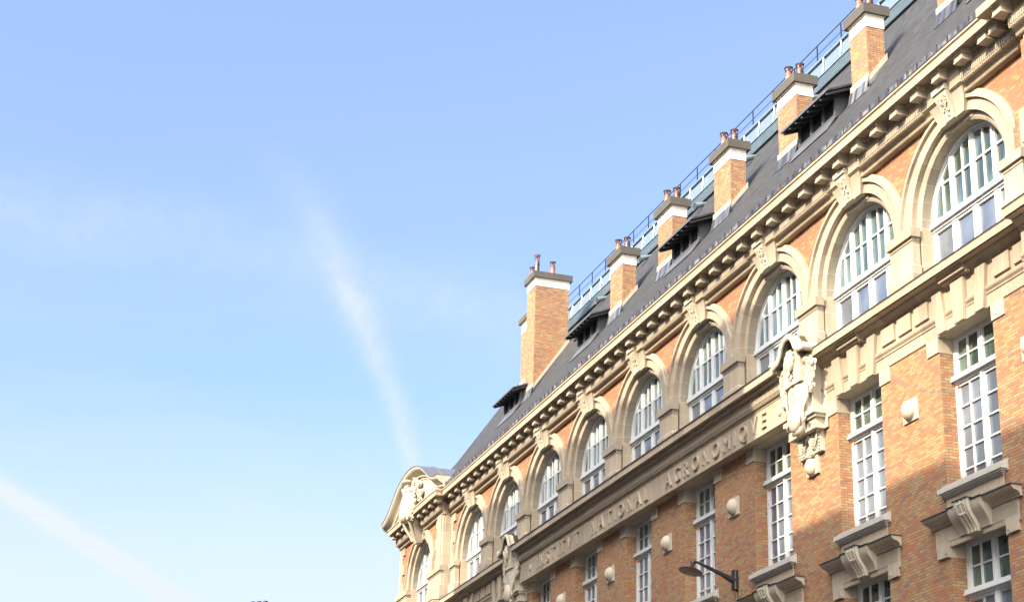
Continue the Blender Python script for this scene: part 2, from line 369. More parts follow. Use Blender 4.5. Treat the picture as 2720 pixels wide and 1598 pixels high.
# ---- arched window
def arc_pts(cx, cz, r, a0, a1, n): return [(cx+r*cos(a0+(a1-a0)*k/n), cz+r*sin(a0+(a1-a0)*k/n)) for k in range(n+1)]
def arched_window():
    f = MB(); yf, yb = .335, .40; R = 1.50
    f.arc(0, SPR, [(R, .30), (R-.035, .30), (R-.04, yf), (R-.10, yf), (R-.10, yb)], 0, pi, 40)
    f.box(-R, R, .27, .42, SPR-.02, SPR+.075); f.box(-R, R, .31, .41, SPR-.10, SPR-.02); f.box(-R, R, .255, .30, SPR-.045, SPR-.02)
    for s in (-1, 1): f.box(s*(R-.10), s*R, yf, yb, 12.3, SPR-.1)
    for x in (-.73, 0, .73):
        h = sqrt((R-.05)**2-x*x); f.box(x-.072, x+.072, yf-.004, yb, SPR+.07, SPR+h); f.box(x-.03, x+.03, yf-.03, yf, SPR+.07, SPR+h-.02)
        f.box(x-.08, x+.08, yf-.004, yb, 12.3, SPR-.1)
    for x in (-1.09, -.365, .365, 1.09):
        h = sqrt((R-.06)**2-x*x); f.box(x-.02, x+.02, yf+.012, yb, SPR+.07, SPR+h)
    z = SPR+.80; hw = sqrt((R-.06)**2-.8*.8); f.box(-hw, hw, yf+.013, yb, z-.02, z+.02)
    for x0, x1 in ((-1.4, -.81), (-.65, -.08), (.08, .65), (.81, 1.4)):
        f.box(x0, x1, yf+.008, yb, SPR-.155, SPR-.101); 
        for xx in (x0, x1): f.box(xx-.02 if xx == x1 else xx, xx if xx == x1 else xx+.02, yf+.009, yb, 12.3, SPR-.156)
    p = MB(); poly = arc_pts(0, SPR+.03, R-.07, 0, pi, 40); p.face([(x, .385, z) for x, z in poly])
    q = MB(); q.face([(-1.41, .386, 12.3), (1.41, .386, 12.3), (1.41, .386, SPR-.1), (-1.41, .386, SPR-.1)])
    return f, p, q
wf, wp, wq = arched_window()
A_['window'] = wf.mesh('window', 'white_paint'); A_['pane'] = wp.mesh('pane', 'pane_curtain'); A_['film_pane'] = wq.mesh('film_pane', 'pane_film')

def place(name, parent, x=0, y=0, z=0, mesh=None):
    o = bpy.data.objects.new(name, mesh or A_[name]); COL.objects.link(o); o.parent = parent; o.location = (x, y, z); return o
AY = .045
for c, py_ in [(c+.03, AY) for c in CEN]+[(PC, PY+.02), (RP, PY)]:
    a = place('arch_surround', B, c, py_)
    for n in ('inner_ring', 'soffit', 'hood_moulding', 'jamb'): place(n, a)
    place('jamb', a, mesh=A_['jamb_left'])
    if c != PC:
        k = place('keystone', B, c+.07, 0 if py_ > 0 else py_); place('keystone_console', k); place('keystone_carving', k)
    else: k = place('keystone', B, c, py_)
    w = place('window', B, c, py_); place('pane', w); place('film_pane', w)

# ---- piers between the arches
def pier(w=.43):
    m = MB(); m.box(-w, w, -.08, .08, 13.22, 13.76)
    m.box(-w-.01, w+.01, -.095, .075, 13.72, 13.79); m.box(-w-.06, w+.06, -.145, .07, 13.79, 13.975); m.box(-w+.01, w-.01, -.05, .07, 13.975, 14.03)
    m.box(-w-.005, w+.005, -.082, .079, 13.235, 13.2352)
    m.hexa([(-w-.055, -.13, 13.17), (w+.055, -.13, 13.17), (w+.055, .068, 13.17), (-w-.055, .068, 13.17)], [(-w, -.081, 13.23), (w, -.081, 13.23), (w, .068, 13.23), (-w, .068, 13.23)])
    m.box(-w-.055, w+.055, -.13, .068, 12.4, 13.17)
    l = MB()
    for s in (-1, 1): l.box(s*(w+.056), s*(w+.13), -.15, .05, 12.60, 12.80)
    return m, l
pm, pl = pier(); A_['pier'] = pm.mesh('pier', 'stone_pier'); A_['lead_flashing'] = pl.mesh('lead_flashing', 'lead')
for c in CEN[:-1]:
    p = place('pier', B, c-1.93); place('lead_flashing', p)
pm, pl = pier(.30); A_['end_pier'] = pm.mesh('pier', 'stone_ashlar')
for x, y in ((-33.86, 0), (1.97, 0)): place('pier', B, x, y, mesh=A_['end_pier'])
# wide piers of the pavilions with cap band
def wide_pier(x0, x1, y, arch_side=None):
    m = MB(); m.box(x0, x1, y-.08, y+.1, 13.22, 13.76); m.box(x0-.01, x1+.01, y-.095, y+.09, 13.72, 13.79); m.box(x0-.05, x1+.05, y-.145, y+.09, 13.79, 13.975)
    m.box(x0-.05, x1+.05, y-.13, y+.09, 12.4, 13.2); m.build('pier', 'stone_ashlar', B)
wide_pier(-36.27, -34.5, PY); wide_pier(-41.0, -39.43, PY); wide_pier(2.8, 4.37, PY); wide_pier(7.5, 9.15, PY)
m = MB(); m.box(-34.7, -34.453, PY+.012, .4, 3.0, 16.42); m.build('return_wall', 'stone_ashlar', B)
# pilaster strips and toothed quoins
qa, qb, qc, qd = MB(), MB(), MB(), MB()
qa.box(-35.35, -34.50, PY-.06, PY+.05, 13.975, 15.96); qa.box(-35.2, -34.66, PY-.11, PY+.04, 13.975, 15.96); qb.box(-34.46, -34.25, -.03, .05, 13.975, 15.96)
for i in range(5):
    z = 13.98+i*.40
    if i % 2 == 0: qa.box(-35.62, -35.36, PY-.035, PY+.04, z, z+.4); qb.box(-34.24, -33.98, -.028, .04, z, z+.4)
    qc.box(-41.0, -40.55 if i % 2 else -40.28, PY-.035, PY+.04, z, z+.398); qd.box(2.9, 3.35 if i % 2 else 3.6, PY-.035, PY+.04, z, z+.398)
qa.build('pilaster', 'stone_ashlar', B); qb.build('quoin_strip', 'stone_ashlar', B); qc.build('quoin_strip', 'stone_ashlar', B); qd.build('quoin_strip', 'stone_ashlar', B)
MB().box(2.15, 2.74, .0, .05, 13.98, 14.78).build('corner_block', 'stone_ashlar', B)

# ---- upper cornice
def cornice(x0, x1, dy, name='cornice', skip=()):
    P = [(.07, 15.90), (-.085, 15.90), (-.10, 15.92), (-.10, 15.985), (-.115, 15.99), (-.12, 16.01), (-.16, 16.04), (-.20, 16.055), (-.20, 16.075), (-.225, 16.075), (-.225, 16.225), (-.255, 16.23), (-.255, 16.25), (-.23, 16.25), (-.23, 16.42), (-.27, 16.425), (-.275, 16.44), (-.285, 16.50), (-.535, 16.50), (-.545, 16.438), (-.58, 16.435), (-.58, 16.605), (-.61, 16.625), (-.61, 16.675), (.05, 16.675)]
    m = MB(); m.px([(y+dy, z) for y, z in P], x0, x1)
    o = m.build(name, 'stone_corona', B)
    d = MB(); x = x0+.03; segs = {}
    def hid(x): return any(abs(x-c-.07) < .72 for c in skip)
    while x < x1-.03:
        if not hid(x):
            d = segs.setdefault(sum(1 for c in skip if c > x), MB()); d.box(x-.016, x+.016, dy-.252, dy-.224, 16.085, 16.215)
            d.hexa([(x-.018, dy-.235, 16.035), (x+.018, dy-.235, 16.035), (x+.018, dy-.17, 16.035), (x-.018, dy-.17, 16.035)], [(x-.022, dy-.245, 16.072), (x+.022, dy-.245, 16.072), (x+.022, dy-.17, 16.072), (x-.022, dy-.17, 16.072)])
        x += .062
    for d in segs.values(): d.build('fluted_band', 'stone', o)
    return o
cornice(XL+.0, 2.75, 0, skip=CEN); cornice(PX0-.05, PX1+.02, PY, skip=(PC,)); cornice(2.77, 9.3, PY, skip=(RP,))
# return of the left and right pavilion corona
MB().box(-34.43, -33.90, -.845, -.615, 16.436, 16.60).box(-34.43, -33.87, -.875, -.62, 16.601, 16.672).build('corona_return', 'stone_corona', B); MB().box(2.3, 2.765, -.845, -.62, 16.436, 16.604).build('corona_return', 'stone_corona', B)
def bracket():
    m = MB(); w = .14
    prof = [(-.47, 16.30), (-.47, 16.395), (-.22, 16.395), (-.22, 16.285), (-.30, 16.295), (-.40, 16.30)]
    m.px(prof, -w+.008, w-.008); m.box(-w, w, -.478, -.222, 16.268, 16.299)
    m.box(-w-.012, w+.012, -.495, -.222, 16.398, 16.43); m.box(-w-.024, w+.024, -.51, -.222, 16.43, 16.450); m.box(-w-.034, w+.034, -.525, -.222, 16.4501, 16.499); return m
A_['bracket'] = bracket().mesh('bracket', 'stone')
for k in range(-44, 4): 
    x = .27+.8*k
    if -33.9 < x < 2.0: place('bracket', B, x)
for x in (2.23, 2.78): place('bracket', B, x, 0 if x < 2.7 else PY)
for k in range(9):
    x = -40.75+k*.80
    if abs(x-PC) > .5: place('bracket', B, x, PY)
for k in range(1, 8): place('bracket', B, 2.78+.8*k, PY)

# ---- gutter above the cornice
m = MB(); rnd = random.Random(5)
m.px([(-.62, 16.677), (-.62, 16.70), (.3, 16.74), (.3, 16.70)], -34.0, 9.3)
m.build('lead_edge', 'lead_dark', B)
g = MB(); x = -34.2; N = 0
while x < 9.2:
    w = .42; t0 = 16.835+rnd.uniform(-.008, .008)
    g.hexa([(x, -.60, 16.70), (x+w, -.60, 16.70), (x+w, -.56, 16.70), (x, -.56, 16.70)], [(x, -.585, t0+.01), (x+w*.5, -.58, t0-.014), (x+w, -.585, t0+.008), (x+w*.5, -.54, t0)])
    x += w+.004
g.build('gutter', 'gutter_zinc', B)
gut = bpy.data.objects['gutter']; far = MB(); c1 = MB(); c1.box(-.006, .006, -.612, -.585, 16.73, 16.855); A_['gutter_clip'] = c1.mesh('gutter_clip', 'clip_brown')
for k in range(118):
    x = 9.1-.37*k
    if 2.9 > x > -33.9: place('gutter_clip', gut, x)

# ---- slate roof
RS = [(-.50, 16.80), (1.44, 19.36), (4.07, 23.46)]
hipx = lambda y: -40.9+.82*(y+.5)
r = MB()
xs_r = 9.3
u = 0
for (y0, z0), (y1, z1) in zip(RS, RS[1:]):
    L = sqrt((y1-y0)**2+(z1-z0)**2)
    r.face([(hipx(y0), y0, z0), (xs_r, y0, z0), (xs_r, y1, z1), (hipx(y1), y1, z1)], [(hipx(y0), u), (xs_r, u), (xs_r, u+L), (hipx(y1), u+L)])
    r.face([(hipx(y0), y0, z0), (hipx(y1), y1, z1), (hipx(y1), 9-.0, z1), (hipx(y0), 9.9, z0)], [(y0, u), (y1, u+L), (9, u+L), (9.9, u)]); u += L
r.face([(xs_r, RS[0][0], RS[0][1]), (xs_r, RS[1][0], RS[1][1]), (xs_r, RS[2][0], RS[2][1]), (xs_r, 9, 23.46), (xs_r, 9.9, 16.8)])
roof = r.build('roof', 'slate', B)
m = MB(); hx = hipx(4.07); m.hexa([(hx, 4.0, 23.44), (9.3, 4.0, 23.44), (9.3, 9, 23.44), (hx, 9, 23.44)], [(hx+.1, 4.12, 24.33), (9.3, 4.12, 24.33), (9.3, 8.9, 24.33), (hx+.1, 8.9, 24.33)]); m.build('zinc_crown', 'zinc', roof)
# zinc apron, ledge and framed panels
m = MB(); m.hexa([(hx-.1, 3.80, 23.19), (9.3, 3.80, 23.19), (9.3, 3.88, 23.19), (hx-.1, 3.88, 23.19)], [(hx-.02, 3.98, 23.72), (9.3, 3.98, 23.72), (9.3, 4.06, 23.72), (hx-.02, 4.06, 23.72)])
m.hexa([(hx-.05, 3.93, 23.71), (9.3, 3.93, 23.71), (9.3, 4.06, 23.71), (hx-.05, 4.06, 23.71)], [(hx-.05, 3.96, 23.77), (9.3, 3.96, 23.77), (9.3, 4.08, 23.77), (hx-.05, 4.08, 23.77)])
for k in range(5):
    z = 23.24+.095*k; y = 3.80+.18*(z-23.19)/.53; m.box(hx, 9.3, y-.018, y+.02, z, z+.022)
m.box(hx, 9.3, 4.03, 4.2, 24.30, 24.37); m.build('zinc_apron', 'zinc', roof)
m = MB(); x = hx+.1; sm = MB()
while x < 9.0:
    m.hexa([(x+.05, 4.02, 23.80), (x+.98, 4.02, 23.80), (x+.98, 4.10, 23.80), (x+.05, 4.10, 23.80)], [(x+.05, 4.06, 24.22), (x+.98, 4.06, 24.22), (x+.98, 4.12, 24.22), (x+.05, 4.12, 24.22)])
    sm.tube([(x, 4.0, 23.78), (x, 4.06, 24.32)], .028, 6); x += 1.03
m.build('zinc_panel', 'zinc_panel', roof); sm.build('zinc_roll', 'zinc', roof)
# railing
posts = [hx+.5+1.40*k for k in range(33)]; posts = [p for p in posts if p < 9]
m = MB()
for z, rr in ((24.97, .016), (24.68, .010), (24.46, .010)): m.tube([(posts[0], 4.14, z), (9.2, 4.14, z)], rr, 6)
rail = m.build('railing', 'iron', B)
pm = MB(); pm.box(-.018, .018, 4.125, 4.155, 24.36, 24.97); pm.box(-.04, .04, 4.08, 4.2, 24.36, 24.40); A_['post'] = pm.mesh('post', 'iron')
for p in posts: place('post', rail, p)

# ---- chimneys
KR = (19.36-16.80)/1.94
def roofz(y): return 16.80+KR*(y+.5) if y < 1.44 else 19.36+(y-1.44)*(23.46-19.36)/(4.07-1.44)
def chimney(x0, x1, y0, y1, zw, zt, capz, pots, label=None, capo=.11):
    s = MB(); zb = roofz(y0)-.6; s.box(x0, x1, y0, y1, zb, zw)
    o = s.build('chimney', 'brick_chimney', B)
    c = MB(); c.hexa([(x0-.012, y0-.012, zw), (x1+.012, y0-.012, zw), (x1+.012, y1+.012, zw), (x0-.012, y1+.012, zw)], [(x0-.015, y0-.015, zt-.02), (x1+.015, y0-.015, zt-.02), (x1+.015, y1+.015, zt-.02), (x0-.015, y1+.015, zt-.02)])
    c.hexa([(x0-.02, y0-.02, zt-.02), (x1+.02, y0-.02, zt-.02), (x1+.02, y1+.02, zt-.02), (x0-.02, y1+.02, zt-.02)], [(x0-.05, y0-.05, zt), (x1+.05, y0-.05, zt), (x1+.05, y1+.05, zt), (x0-.05, y1+.05, zt)])
    c.build('white_collar', 'stone_render', o)
    c = MB(); q = capo; c.box(x0-q, x1+q, y0-q, y1+q, zt+.001, capz); c.build('chimney_cap', 'stone_cap', o)
    # flashing: sloped stone fillet on the side and zinc skirt
    fl = MB(); a = .05
    for (w0, w1, h0, h1, nm) in ((.05, .0, .0, .30, 0),):
        for (xa, xb) in ((x1, x1+.03), (x0-.03, x0)):
            fl.px([(y0-.02, roofz(y0)+.02), (y0-.02, roofz(y0)+.26), (y1+.05, roofz(y1)+.27), (y1+.05, roofz(y1)+.02)], xa, xb)
        fl.px([(y0-.035, roofz(y0)+.20), (y0-.035, roofz(y0)+.36), (y0, roofz(y0)+.36), (y0, roofz(y0)+.20)], x0-.03, x1+.03)
    fl.build('cement_fillet', 'stone', o)
    z = MB()
    for (xa, xb) in ((x1+.03, x1+.045), (x0-.045, x0-.03)): z.px([(y0-.08, roofz(y0)-.06), (y0-.04, roofz(y0)+.10), (y1+.06, roofz(y1)+.11), (y1+.06, roofz(y1)-.05)], xa, xb)
    z.px([(y0-.12, roofz(y0)-.16), (y0-.045, roofz(y0)+.20), (y0-.02, roofz(y0)+.20), (y0-.02, roofz(y0)-.1)], x0-.045, x1+.045); z.build('zinc_flashing', 'gutter_zinc', o)
    for px_, py_, h, mt in pots:
        p = MB(); p.lathe((px_, py_, capz), [(.095, 0), (.088, h*.5), (.10, h*.5), (.10, h*.56), (.082, h*.56), (.08, h*.62)], 14); po = p.build('chimney_pot', mt, o, smooth=True)
        k = MB(); n = 14; z0, z1, z2, z3 = capz+h*.58, capz+h*.68, capz+h*.88, capz+h
        k.lathe((px_, py_, 0), [(.088, z0), (.092, z1)], n); k.lathe((px_, py_, 0), [(.100, z2), (.122, z3), (.105, z3), (.09, z2)], n)
        for j in range(7):
            t = 2*pi*j/7; d = .13; P = [(px_+rr*cos(t+a), py_+rr*sin(t+a), zz) for a, rr, zz in ((-d, .09, z1), (d, .09, z1), (d, .10, z2), (-d, .10, z2))]; k.face(P)
            P = [(px_+rr*cos(t+a), py_+rr*sin(t+a), zz) for a, rr, zz in ((-.34, .092, z1), (.34, .092, z1), (0, .096, (z1*2+z2)/3))]; k.face(P)
        k.lathe((px_, py_, 0), [(.055, z0), (.05, z3-.02)], 8)
        k.build('cowl', 'pot_metal', po)
    return o
Y0C = 1.54
def two(x0, x1): return [(x0+(x1-x0)*.56, Y0C+.04, .42, 'terracotta'), (x1-.26, Y0C+.26, .46, 'pot_metal')]
for x0, x1 in ((-22.31, -21.26), (-18.33, -17.26), (-14.28, -13.20), (-10.28, -9.24), (-6.42, -5.64), (-2.6, -1.8)):
    chimney(x0, x1, Y0C, Y0C+.46, 21.13, 21.45, 21.70, two(x0, x1))
chimney(-30.94, -30.0, Y0C, Y0C+1.30, 23.66, 23.97, 24.20, [(-30.75, 1.66, .46, 'terracotta'), (-30.3, 1.68, .78, 'pot_metal'), (-30.2, 2.26, .56, 'terracotta')])
chimney(-34.62, -33.7, 2.54, 3.1, 23.45, 23.85, 24.05, [])

# ---- dormers
def dormer():
    yf = 1.40; w = .95; zb, zt = 19.40, 19.97
    fr = MB()
    fr.box(-w, w, yf-.05, yf+.06, zb-.05, zb+.03); fr.box(-w, w, yf-.04, yf+.06, zt-.06, zt)
    for x in (-w+.04, -w+.04+.61, -w+.04+1.22, w-.04): fr.box(x-.045, x+.045, yf-.045, yf+.06, zb, zt)
    for s in (-1, 1): fr.hexa([(s*w, yf+.0, zb-.05), (s*w, yf+.9, 20.3), (s*(w-.05), yf+.9, 20.3), (s*(w-.05), yf, zb-.05)], [(s*w, yf, zt), (s*w, yf+.9, 20.34), (s*(w-.05), yf+.9, 20.34), (s*(w-.05), yf, zt)])
    lv = MB(); lv.box(-w+.02, w-.02, yf+.02, yf+.05, zb, zt-.03)
    for x in [-w+.1+.055*k for k in range(33)]: lv.box(x, x+.022, yf-.005, yf+.02, zb+.03, zt-.06)
    rf = MB(); e = .42; zf = 19.79; sl = .42; y1 = yf+1.28
    def Z(y): return zf+(y-(yf-e))*sl
    rf.hexa([(-w-.18, yf-e, Z(yf-e)), (w+.36, yf-e, Z(yf-e)), (w+.36, y1, Z(y1)), (-w-.18, y1, Z(y1))], [(-w-.18, yf-e-.02, Z(yf-e)+.045), (w+.36, yf-e-.02, Z(yf-e)+.045), (w+.36, y1, Z(y1)+.045), (-w-.18, y1, Z(y1)+.045)])
    ra = MB(); tp = MB()
    for k in range(8):
        x = -w-.08+k*(2*w+.34)/7; tp.ball((x, yf-e+.03, Z(yf-e)-.035), (.034, .03, .034), 8, 6); ra.hexa([(x-.035, yf-e+.05, Z(yf-e)-.06), (x+.035, yf-e+.05, Z(yf-e)-.06), (x+.035, yf+.3, Z(yf+.3)-.085), (x-.035, yf+.3, Z(yf+.3)-.085)], [(x-.035, yf-e+.03, Z(yf-e)-.003), (x+.035, yf-e+.03, Z(yf-e)-.003), (x+.035, yf+.3, Z(yf+.3)-.003), (x-.035, yf+.3, Z(yf+.3)-.003)])
    hz = MB(); hz.px([(yf-e-.03, Z(yf-e)-.01), (yf-e-.03, Z(yf-e)+.055), (yf-e+.08, Z(yf-e+.08)+.055), (yf-e+.08, Z(yf-e+.08)+.047)], -w-.19, w+.37)
    sk = MB(); sk.hexa([(-w-.04, yf-.32, 18.93), (w+.04, yf-.32, 18.93), (w+.04, yf-.3, 18.93), (-w-.04, yf-.3, 18.93)], [(-w-.04, yf-.06, zb-.04), (w+.04, yf-.06, zb-.04), (w+.04, yf-.02, zb-.04), (-w-.04, yf-.02, zb-.04)])
    return fr, lv, rf, ra, hz, sk, tp
fr, lv, rf, ra, hz, sk, tp = dormer()
for n, mm, mt in (('dormer', fr, 'dormer_grey'), ('louvre', lv, 'louvre'), ('dormer_roof', rf, 'slate'), ('rafter_end', ra, 'wood_dark'), ('roof_edge', hz, 'lead'), ('lead_skirt', sk, 'lead'), ('rafter_tip', tp, 'dormer_grey')): A_[n] = mm.mesh(n, mt)
for i in range(5):
    d = place('dormer', B, -8.0*i+.1)
    for n in ('louvre', 'dormer_roof', 'rafter_end', 'roof_edge', 'lead_skirt', 'rafter_tip'): place(n, d)
# roof cowls and skylights
def cowl_vent():
    m = MB(); m.lathe((0, 0, 0), [(.0, .05), (.14, .0)], 12)
    return m
cv = MB()
n = 12; t = .95
for k in range(n):
    a0, a1 = 2*pi*k/n, 2*pi*(k+1)/n
    cv.face([(.13*cos(a0), -.22+0*sin(a0), .13*sin(a0)), (.13*cos(a1), -.22, .13*sin(a1)), (.04*cos(a1), .25, .22+.04*sin(a1)), (.04*cos(a0), .25, .22+.04*sin(a0))])
A_['roof_vent'] = cv.mesh('roof_vent', 'zinc', True)
vh = MB(); vh.lathe((0, -.215, 0), [(0, 0), (.118, 0)], 12, axis='y'); A_['vent_mouth'] = vh.mesh('vent_mouth', 'lead_dark')
for x in (-28.5, -24.4, -19.8, -16.2, -12.2):
    o = place('roof_vent', B, x, 3.60, roofz(3.60)+.06); place('vent_mouth', o)
sk2 = MB(); th = atan2(23.46-19.36, 4.07-1.44)
def slopebox(m, x0, x1, u0, u1, h0, h1):
    def P(x, u, h): return (x, 1.44+u*cos(th)-h*sin(th), 19.36+u*sin(th)+h*cos(th))
    m.hexa([P(x0, u0, h0), P(x1, u0, h0), P(x1, u1, h0), P(x0, u1, h0)], [P(x0, u0, h1), P(x1, u0, h1), P(x1, u1, h1), P(x0, u1, h1)])
for x in (-20.0, -12.0, -28.2, -3.9, -36.2): slopebox(sk2, x, x+.75, 1.9, 2.9, .0, .09)
so = sk2.build('skylight_frame', 'lead', roof)
sk3 = MB()
for x in (-20.0, -12.0, -28.2, -3.9, -36.2): slopebox(sk3, x+.07, x+.68, 1.97, 2.83, .05, .096)
sk3.build('skylight_glass', 'dark_glass', roof)

# ---- lower storeys: brick wall with openings
ZT = 11.5
def openings(xc): return [(xc-.9, xc+.9, 8.45, 11.5), (xc-.9, xc+.9, 4.2, 7.55)]
def brickwall(x0, x1, y, ops, z0, z1, rev=.34):
    m = MB(); xs = sorted(set([x0, x1]+[v for o in ops for v in o[:2]])); zs = sorted(set([z0, z1]+[v for o in ops for v in o[2:4]]))
    for a, b in zip(xs, xs[1:]):
        for c, d in zip(zs, zs[1:]):
            if any(o[0] <= a+1e-6 and b <= o[1]+1e-6 and o[2] <= c+1e-6 and d <= o[3]+1e-6 for o in ops): continue
            m.face([(a, y, c), (b, y, c), (b, y, d), (a, y, d)])
    for o in ops:
        for x in o[:2]: m.face([(x, y, o[2]), (x, y+rev, o[2]), (x, y+rev, o[3]), (x, y, o[3])])
        m.face([(o[0], y, o[3]), (o[1], y, o[3]), (o[1], y+rev+.06, o[3]), (o[0], y+rev+.06, o[3])]); m.face([(o[0], y, o[2]), (o[1], y, o[2]), (o[1], y+rev+.06, o[2]), (o[0], y+rev+.06, o[2])])
    return m
brickwall(XL, XR, 0, [o for c in CEN for o in openings(c)], 3.0, 12.4).build('brick_wall', 'brick_lower', B)
brickwall(PX0, PX1, PY, openings(PC), 3.0, 12.4).build('brick_wall', 'brick_lower', B)
brickwall(XR, 9.2, PY, openings(RP), 3.0, 12.4).build('brick_wall', 'brick_lower', B)
m = MB(); m.box(PX0-.05, 9.25, -.32, .4, GZ+.1, 3.0); m.build('stone_base', 'stone_ashlar', B)

def tall_window(z0, z1, zt, rows_low):
    f = MB(); w = .9; yf = .335; yb = .40
    for s in (-1, 1): f.box(s*(w-.09), s*w, yf, yb, z0, z1); f.box(s*(w-.12), s*(w-.09), yf+.015, yb, z0, z1-.09)
    f.box(-w-.002, w+.002, yf-.003, yb+.002, z1-.09, z1+.003); f.box(-w, w, yf-.075, yb, zt, zt+.10); f.box(-w, w, yf-.03, yb, zt-.05, zt)
    f.box(-w, w, yf-.10, yf-.07, zt-.005, zt+.03)
    f.box(-.078, .078, yf+.002, yb, z0, z1-.05); f.box(-.025, .025, yf-.025, yf, z0, z1-.09)
    for s in (-1, 1):
        f.box(s*.45-.017, s*.45+.017, yf+.016, yb, z0, z1-.09)
        f.box(s*.078, s*.81, yf+.014, yb, zt+.10, zt+.135); f.box(s*.078, s*.81, yf+.014, yb, zt-.105, zt-.051); f.box(s*.078, s*.81, yf+.014, yb, z0, z0+.05)
    zz = [zt+.135+(z1-.09-zt-.135)/2]+[z0+.05+(zt-.105-z0-.05)*k/rows_low for k in range(1, rows_low)]
    for z in zz: f.box(-w+.1, w-.1, yf+.018, yb, z-.014, z+.014)
    p = MB(); p.face([(-.85, .386, zt+.05), (.85, .386, zt+.05), (.85, .386, z1-.05), (-.85, .386, z1-.05)])
    q = MB(); q.face([(-.85, .387, z0), (.85, .387, z0), (.85, .387, zt+.05), (-.85, .387, zt+.05)])
    t = MB()
    for x, z in ((-.80, zt-.10), (-.84, zt-.42)): t.box(x-.02, x+.022, yf-.006, yf+.03, z-.035, z+.01)
    return f, p, q, t
def winmeshes(pref, args):
    f, p, q, t = tall_window(*args); return [f.mesh('window', 'white_paint'), p.mesh('pane', 'pane_tall'), q.mesh('film_pane', 'pane_film'), t.mesh('orange_tape', 'tape')]
WU = winmeshes('u', (8.45, 11.5, 10.62, 5)); WL = winmeshes('l', (4.2, 7.55, 6.58, 5))
for c, y in [(c, 0) for c in CEN]+[(PC, PY), (RP, PY)]:
    for ms in (WU, WL):
        w = place('window', B, c, y-.035, mesh=ms[0])
        for nm, me in zip(('pane', 'film_pane', 'orange_tape'), ms[1:]): place(nm, w, mesh=me)

# sill, apron and hooded head of the window below
def sill():
    m = MB(); m.box(-1.03, 1.03, -.14, .33, 8.43, 8.525); m.box(-.99, .99, -.115, .02, 8.40, 8.43); m.box(-.96, .96, -.09, .02, 8.375, 8.40); m.box(-.935, .935, -.055, .02, 8.345, 8.375)
    m.box(-1.06, 1.06, -.02, .02, 8.40, 8.60); return m
def apron():
    m = MB(); m.box(-.92, .92, -.022, .02, 7.9, 8.345)
    for s in (-1, 1): m.box(s*.2, s*1.34, -.024, .02, 7.451, 8.0)
    m.py([(-1.34, 7.552), (1.34, 7.552), (1.34, 7.98), (-1.34, 7.98)], -.03, .019)
    return m
def head():
    m = MB()
    for s in (-1, 1):
        P = [(-.02, 7.84), (-.06, 7.84), (-.06, 7.875), (-.08, 7.88), (-.085, 7.905), (-.12, 7.925), (-.19, 7.945), (-.235, 7.985), (-.245, 8.02), (-.02, 8.02)]
        m.px(P, s*.5, s*1.44)
    # swelling middle block
    pr = [(7.552, -.06), (7.60, -.07), (7.66, -.10), (7.73, -.145), (7.80, -.20), (7.88, -.245), (7.96, -.262), (8.03, -.265)]
    m.stack([(z, y, .50+.03*(z-7.55)/.48) for z, y in pr], -.025)
    c = MB(); pc = [(7.51, -.12), (7.56, -.125), (7.64, -.165), (7.73, -.225), (7.82, -.285), (7.92, -.325), (8.0, -.34), (8.07, -.335)]
    W_ = lambda z: .165+.045*(z-7.5)/.57
    c.stack([(z, y, W_(z)) for z, y in pc], -.05)
    for x in (-.135, 0, .135):
        for (z0, y0), (z1, y1) in zip(pc, pc[1:]):
            k0, k1 = W_(z0)/.21, W_(z1)/.21; h = .019
            c.face([(x*k0-h, y0-.014, z0), (x*k0+h, y0-.014, z0), (x*k1+h, y1-.014, z1), (x*k1-h, y1-.014, z1)])
            for q in (-h, h): c.face([(x*k0+q, y0-.014, z0), (x*k0+q, y0+.01, z0), (x*k1+q, y1+.01, z1), (x*k1+q, y1-.014, z1)])
    for z in (8.0, 7.82):
        for x in (-.07, 0, .07): c.ball((x, -.345 if z > 7.9 else -.30, z), (.026, .02, .026), 7, 5)
    l = MB(); l.box(-1.46, -.55, -.27, -.02, 8.022, 8.036); l.box(.55, 1.46, -.27, -.02, 8.022, 8.036); l.box(-.56, .56, -.29, -.02, 8.038, 8.052); l.box(-.235, .235, -.365, -.02, 8.072, 8.086)
    b = MB()
    for s in (-1, 1):
        b.box(s*.905, s*1.34, -.034, .33 if 0 else .02, 7.448, 7.555); b.box(s*.93, s*1.29, -.05, .02, 7.28, 7.43); b.box(s*.896, s*1.0, -.028, .29, 7.262, 7.546); b.box(s*.94, s*1.30, -.04, .02, 7.43, 7.448); b.box(s*.96, s*1.04, -.06, -.04, 7.33, 7.41)
    b.box(-.9, .9, -.03, .335, 7.545, 7.549); return m, c, l, b
A_['sill'] = sill().mesh('sill', 'stone_sill'); A_['apron'] = apron().mesh('apron', 'stone_ashlar')
hm, hc, hl, hb = head(); A_['window_head'] = hm.mesh('window_head', 'stone', True); A_['scroll_console'] = hc.mesh('scroll_console', 'stone_carved', True); A_['lead_cover'] = hl.mesh('lead_cover', 'lead_dark'); A_['lintel_end'] = hb.mesh('lintel_end', 'stone')
for c, y in [(c, 0) for c in CEN]+[(PC, PY), (RP, PY)]:
    place('sill', B, c, y); h = place('window_head', B, c, y)
    for n in ('apron', 'scroll_console', 'lead_cover', 'lintel_end'): place(n, h)
# springer blocks beside the openings
m = MB()
for s in (-1, 1): m.box(s*.896, s*1.30, -.028, .337, 11.19, 11.494)
m.box(-.896, .896, -.02, .339, 11.488, 11.4975)
A_['springer'] = m.mesh('springer', 'stone')
for c, y in [(c, 0) for c in CEN]+[(PC, PY), (RP, PY)]: place('springer', B, c, y)
